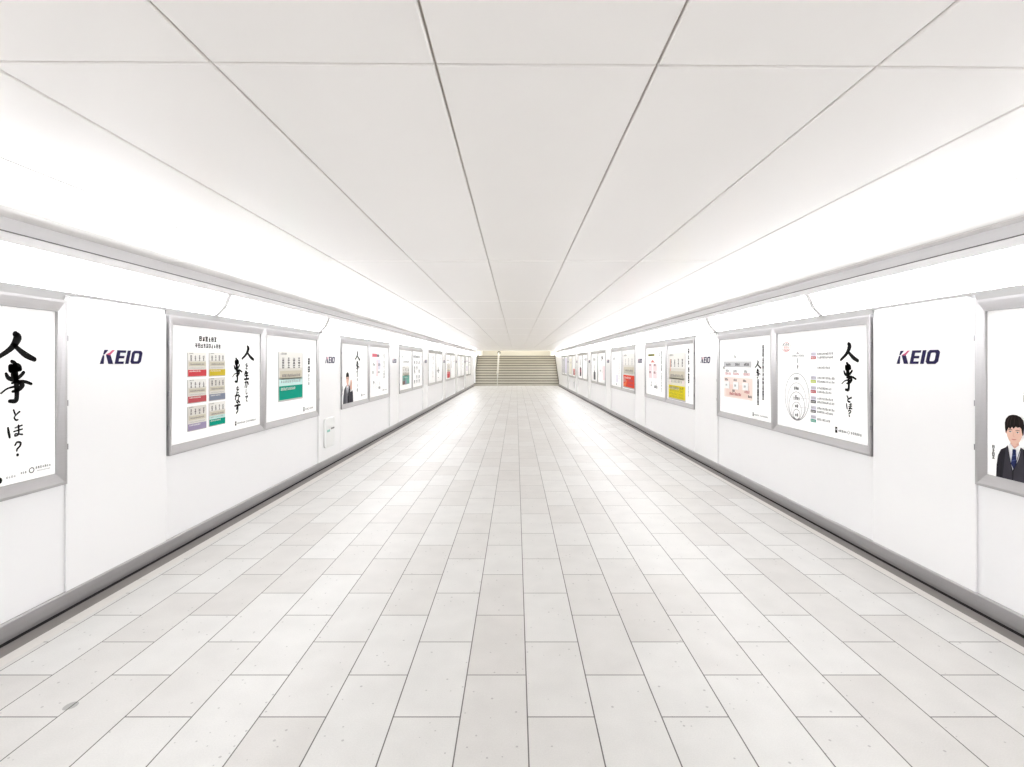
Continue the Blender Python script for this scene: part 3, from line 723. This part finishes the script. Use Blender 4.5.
for v, w, c in ((.533, .10, 'black'), (.430, .10, 'black'), (.342, .05, 'text'), (.322, .12, 'soft'), (.243, .055, 'black'), (.150, .055, 'black')): t.marks(cu - w / 2, cu + w / 2, v, .028, c, rnd, 3, w=.26)
for v, a in ((.430, .50), (.330, .46), (.235, .44)): t.line((a, v), (.625, v + .004), .003, 'rule', 3)
t.build('ring_diagram', p)
for v, band, txt in ((.770, 'rose', 2), (.651, None, 1), (.535, 'lime', 2), (.434, 'rose', 2), (.334, 'text', 2), (.238, 'soft', 2), (.145, 'teal', 1)):
    if band:
        b = Ink(); b.rect(.638, v - .034, .725, v + .034, 'lav'); b.marks(.645, .72, v + .015, .018, 'pale', rnd, 1); b.rect(.638, v - .036, .725, v - .008, band, 2); b.marks(.645, .72, v - .022, .012, 'coverw', rnd, 3)
        b.build('booklet_icon', p)
    for q in range(txt):
        t = Ink(); vv = v + (.016 - .036 * q if txt == 2 else 0); t.marks(.745, rnd.uniform(.94, 1.03), vv, .020, 'text', rnd, w=.2); t.build('caption', p)
chars(p, ('人', 1.095, .708, 1.335, .872), ('事', 1.110, .440, 1.308, .702))
chars(p, ('と', 1.180, .350, 1.255, .405), ('は', 1.175, .285, 1.255, .340), ('?', 1.195, .222, 1.245, .280), fat=1.5)
footer(p, 1.02, 1.38, .078, rnd, .042)
p = poster('right', 1, 1, 'white poster with peach table diagram and two vertical text columns')
t = Ink(); t.marks(.46, .53, .782, .032, 'text', rnd, w=.24); t.rect(.13, .637, .97, .716, 'greybar'); 
for u in (.22, .50, .76): t.marks(u, u + .16, .675, .032, 'text', rnd, 1, w=.24)
t.marks(.10, .17, .628, .032, 'text', rnd, 2)
for u in (.20, .45, .76): t.marks(u, u + .10, .585, .030, 'text', rnd, 1); t.marks(u - .01, u + .19, .548, .032, 'rose', rnd, 1)
for u in (.18, .46, .74): t.marks(u, u + .10, .465, .028, 'black', rnd, 3)
t.rect(.15, .22, 1.0, .50, 'peach'); t.rect(.22, .24, .92, .40, 'peach2', 1)
for u in (.22, .50, .78): t.rect(u - .06, .34, u + .10, .44, 'whiteink', 2); t.marks(u - .02, u + .05, .39, .025, 'soft', rnd, 3); t.line((u + .11, .34), (u + .11, .44), .006, 'pale', 3)
t.marks(.42, .50, .318, .032, 'text', rnd, 3, w=.24); t.marks(.33, .72, .278, .036, 'rose', rnd, 3, w=.24); t.marks(.78, .92, .322, .032, 'rose', rnd, 3); t.marks(.88, .98, .268, .032, 'text', rnd, 3)
t.build('table_diagram', p)
column(p, 1.265, .91, .235, .042, rnd, 'black', w=.3)
t = Ink(); t.brush('人', 1.06, .63, 1.215, .72, fat=1.1); t.brush('事', 1.075, .505, 1.20, .625); t.marks_down(1.14, .495, .155, .048, 'black', rnd, w=.3); t.build('calligraphy', p)
footer(p, 1.0, 1.38, .055, rnd, .036)

# right wall, bay 2
p = poster('right', 2, 0, 'white poster filled by a booklet with bright yellow lower band')
booklet(p, .09, .035, 1.03, .88, 'bright', .285, rnd, top='coverw', cols=4, big=.075, pale='ivory', label='large booklet cover with yellow band')
t = Ink(8)
for v in (.235, .18, .12, .065): t.marks(.15, .95, v, .045, ('olive', 'text')[int(v * 100) % 2], rnd, gap=1.5, w=.16); t.build('lettering', p); t = Ink(8)
for u in (.16, .90): t.rect(u, .30, u + .06, .38, 'palepink')
t.marks_down(.20, .76, .50, .05, 'orange', rnd); t.build('band_print', p)
t = Ink(); t.marks_down(1.20, .935, .66, .082, 'black', rnd, w=.27); t.marks_down(1.20, .63, .32, .088, 'black', rnd, w=.27, skip=.08); t.marks_down(1.20, .30, .09, .036, 'text', rnd); t.build('vertical_headline', p)
p = poster('right', 2, 1, 'white poster with olive heading, pink squares and long black text column')
t = Ink(); t.rect(.18, .84, .68, .885, 'olive'); t.marks(.2, .66, .862, .04, 'text', rnd, 1); t.build('headline', p)
t = Ink()
for u in (.22, .58):
    for v in (.60, .44): t.rect(u, v - .08, u + .28, v + .07, 'palepink'); t.marks(u + .04, u + .22, v + .05, .045, 'maroon', rnd, 1, w=.28)
t.poly([(.36, .70), (.54, .76), (.72, .70)], 'salmon'); t.marks(.40, .55, .27, .05, 'soft', rnd); t.marks(.38, .52, .21, .05, 'soft', rnd); t.marks(.66, .92, .185, .055, 'black', rnd, w=.28); t.line((.7, .3), (.85, .22), .01, 'soft'); t.build('diagram', p)
t = Ink(); t.marks_down(1.19, .935, .50, .062, 'black', rnd, w=.26); t.marks_down(1.19, .48, .10, .05, 'text', rnd, w=.22); t.marks_down(1.05, .90, .80, .07, 'text', rnd); t.build('vertical_headline', p)

# right wall, bay 3
p = poster('right', 3, 0, 'white poster filled by a booklet with bold red lower third')
booklet(p, .12, .05, 1.40, .93, 'vivid', .36, rnd, top='coverw', cols=3, big=.10, marks_c='pale', label='large booklet cover with red band')
t = Ink(9); t.poly([(.14, .12), (.42, .18), (.60, .25), (.50, .14), (.40, .06), (.14, .06)], 'orange'); t.rect(.75, .20, 1.3, .26, 'red'); t.rect(.70, .10, 1.25, .15, 'red'); t.poly([(.14, .30), (.34, .30), (.5, .2), (.14, .16)], 'salmon', 1); t.build('band_picture', p)
p = poster('right', 3, 1, 'white poster with narrow grey and green text columns, beside the red booklet')
column(p, 1.12, .90, .20, .06, rnd, 'text')
t = Ink(); t.marks(.2, .6, .82, .07, 'soft', rnd); t.marks_down(.55, .68, .40, .05, 'text', rnd, skip=.3); t.marks_down(.40, .38, .14, .05, 'green', rnd); t.rect(.72, .12, .95, .34, 'lav'); t.marks(.7, .85, .07, .06, 'text', rnd); t.build('diagram', p)

# right wall, bays 4 to 7
p = poster('right', 4, 0, 'white poster with black brush blot above a thin text column')
chars(p, ('事', .60, .76, 1.02, .94)); column(p, .82, .74, .35, .05, rnd, 'soft'); t = Ink(); t.rect(.95, .10, 1.35, .58, 'palepink'); t.marks(.3, .6, .42, .07, 'soft', rnd); t.build('picture', p)
p = poster('right', 4, 1, 'white poster with a short heading and a dark portrait strip at its foot')
t = Ink(); t.marks(.35, 1.05, .82, .09, 'text', rnd); t.build('headline', p); column(p, .72, .62, .40, .09, rnd, 'soft')
t = Ink(); t.rect(.55, .06, 1.0, .34, 'soft'); t.disc(.78, .34, .10, .07, 'text', 1); t.rect(.65, .06, .92, .26, 'greysuit', 1); t.build('portrait_strip', p)
p = poster('right', 5, 0, 'pale nearly empty poster with faint marks at its top, right wall')
t = Ink(); t.marks(.2, 1.2, .84, .07, 'pale', rnd); t.rect(.85, .74, 1.05, .88, 'soft'); t.build('headline', p)
p = poster('right', 5, 1, 'white poster with a dark maroon portrait strip at its foot')
column(p, .80, .84, .58, .13, rnd, 'text'); t = Ink(); t.rect(.50, .08, 1.05, .46, 'maroon'); t.disc(.78, .44, .14, .08, 'text', 1); t.rect(.6, .08, .95, .26, 'suit2', 1); t.build('portrait_strip', p)
p = poster('right', 6, 0, 'white poster with a dull rose block low down, second frame before the stairs')
t = Ink(); t.rect(.35, .06, 1.15, .38, 'salmon'); t.rect(.45, .06, .9, .28, 'maroon', 1); t.build('picture', p); column(p, .70, .80, .42, .10, rnd, 'pale')
p = poster('right', 6, 1, 'ivory poster with faint marks, second frame before the stairs')
t = Ink(); t.rect(.1, .08, 1.3, .92, 'ivory'); t.marks(.3, 1.1, .7, .08, 'pale', rnd, 1); t.build('picture', p)
p = poster('right', 7, 0, 'nearer grey poster of the last right frame before the stairs')
t = Ink(); t.rect(.06, .06, 1.40, .96, 'lav'); t.build('picture', p)
p = poster('right', 7, 1, 'farther grey poster of the last right frame before the stairs')
t = Ink(); t.rect(.06, .06, 1.40, .96, 'greybar'); t.marks(.3, 1.1, .85, .06, 'pale', rnd, 1); t.build('picture', p)

# ------------------------------------------------------------------ white cover plates low on the walls
def cover_plate():
    root = empty('mounted_cover', (0, 0, 0)); w, h, r = .41, .45, .05
    pts = []
    for cx_, cz_, a0 in ((w - r, r, -PI / 2), (w - r, h - r, 0), (r, h - r, PI / 2), (r, r, PI)):
        for i in range(7):
            a = a0 + PI / 2 * i / 6; pts.append((cx_ + r * math.cos(a), cz_ + r * math.sin(a)))
    b = MB(); b.plate(pts, -0.03, 0.0, 'white_plastic'); o = b.build('cover', root, fix=True)
    bv = o.modifiers.new('Bevel', 'BEVEL'); bv.width = 0.008; bv.segments = 3; bv.limit_method = 'ANGLE'
    b = MB(); b.box((.08, -0.033, .235), (.19, -0.03, .268), 'teal_mark'); b.build('teal_label', root)
    b = MB(); b.box((.24, -0.034, .262), (.37, -0.03, .285), 'seal'); b.build('latch', root)
    return root
o = cover_plate(); on_wall(o, 'left', 7.50, .305, out=.0175)
tag(o, 'white cover plate with small teal label low on the left wall', 'wall plate', 'cover plates low on the walls')
o = copy_tree(o); on_wall(o, 'right', 25.6, .305, out=.0015)
tag(o, 'white cover plate low on the right wall near the stairs', 'wall plate', 'cover plates low on the walls')

# ------------------------------------------------------------------ stairwell lamp, world, camera
def area(name, loc, rot, sx, sy, power, col):
    l = bpy.data.lights.new(name, 'AREA'); l.shape = 'RECTANGLE'; l.size = sx; l.size_y = sy; l.energy = power; l.color = col
    o = bpy.data.objects.new(name, l); COL.objects.link(o); o.location = loc; o.rotation_euler = rot
    return o
area('stairwell_lamp', (0.3, 39.5, 4.85), (0, 0, 0), 2.4, 1.2, 125, (1.0, 0.97, 0.90))
w = bpy.data.worlds.new('world'); sc.world = w; w.use_nodes = True
w.node_tree.nodes['Background'].inputs[0].default_value = (0.9, 0.9, 1.0, 1); w.node_tree.nodes['Background'].inputs[1].default_value = 0.02

cam = bpy.data.cameras.new('camera'); co = bpy.data.objects.new('camera', cam); COL.objects.link(co)
co.location = (0, 0, EYE); co.rotation_euler = (PI / 2, 0, 0)
cam.sensor_width = 36.0; cam.sensor_fit = 'HORIZONTAL'; cam.lens = 500 / 1024 * 36.0
cam.shift_x = -(516 - 512) / 1024; cam.shift_y = (362.5 - 383.5) / 1024
cam.clip_start = 0.05; cam.clip_end = 200
sc.camera = co
vs = sc.view_settings
sc.display_settings.display_device = 'sRGB'
vs.view_transform = 'Standard'; vs.look = 'None'; vs.exposure = 0.90; vs.gamma = 1.0; vs.use_curve_mapping = False
sc.cycles.max_bounces = 14; sc.cycles.diffuse_bounces = 8; sc.cycles.glossy_bounces = 6
sc.cycles.use_denoising = True
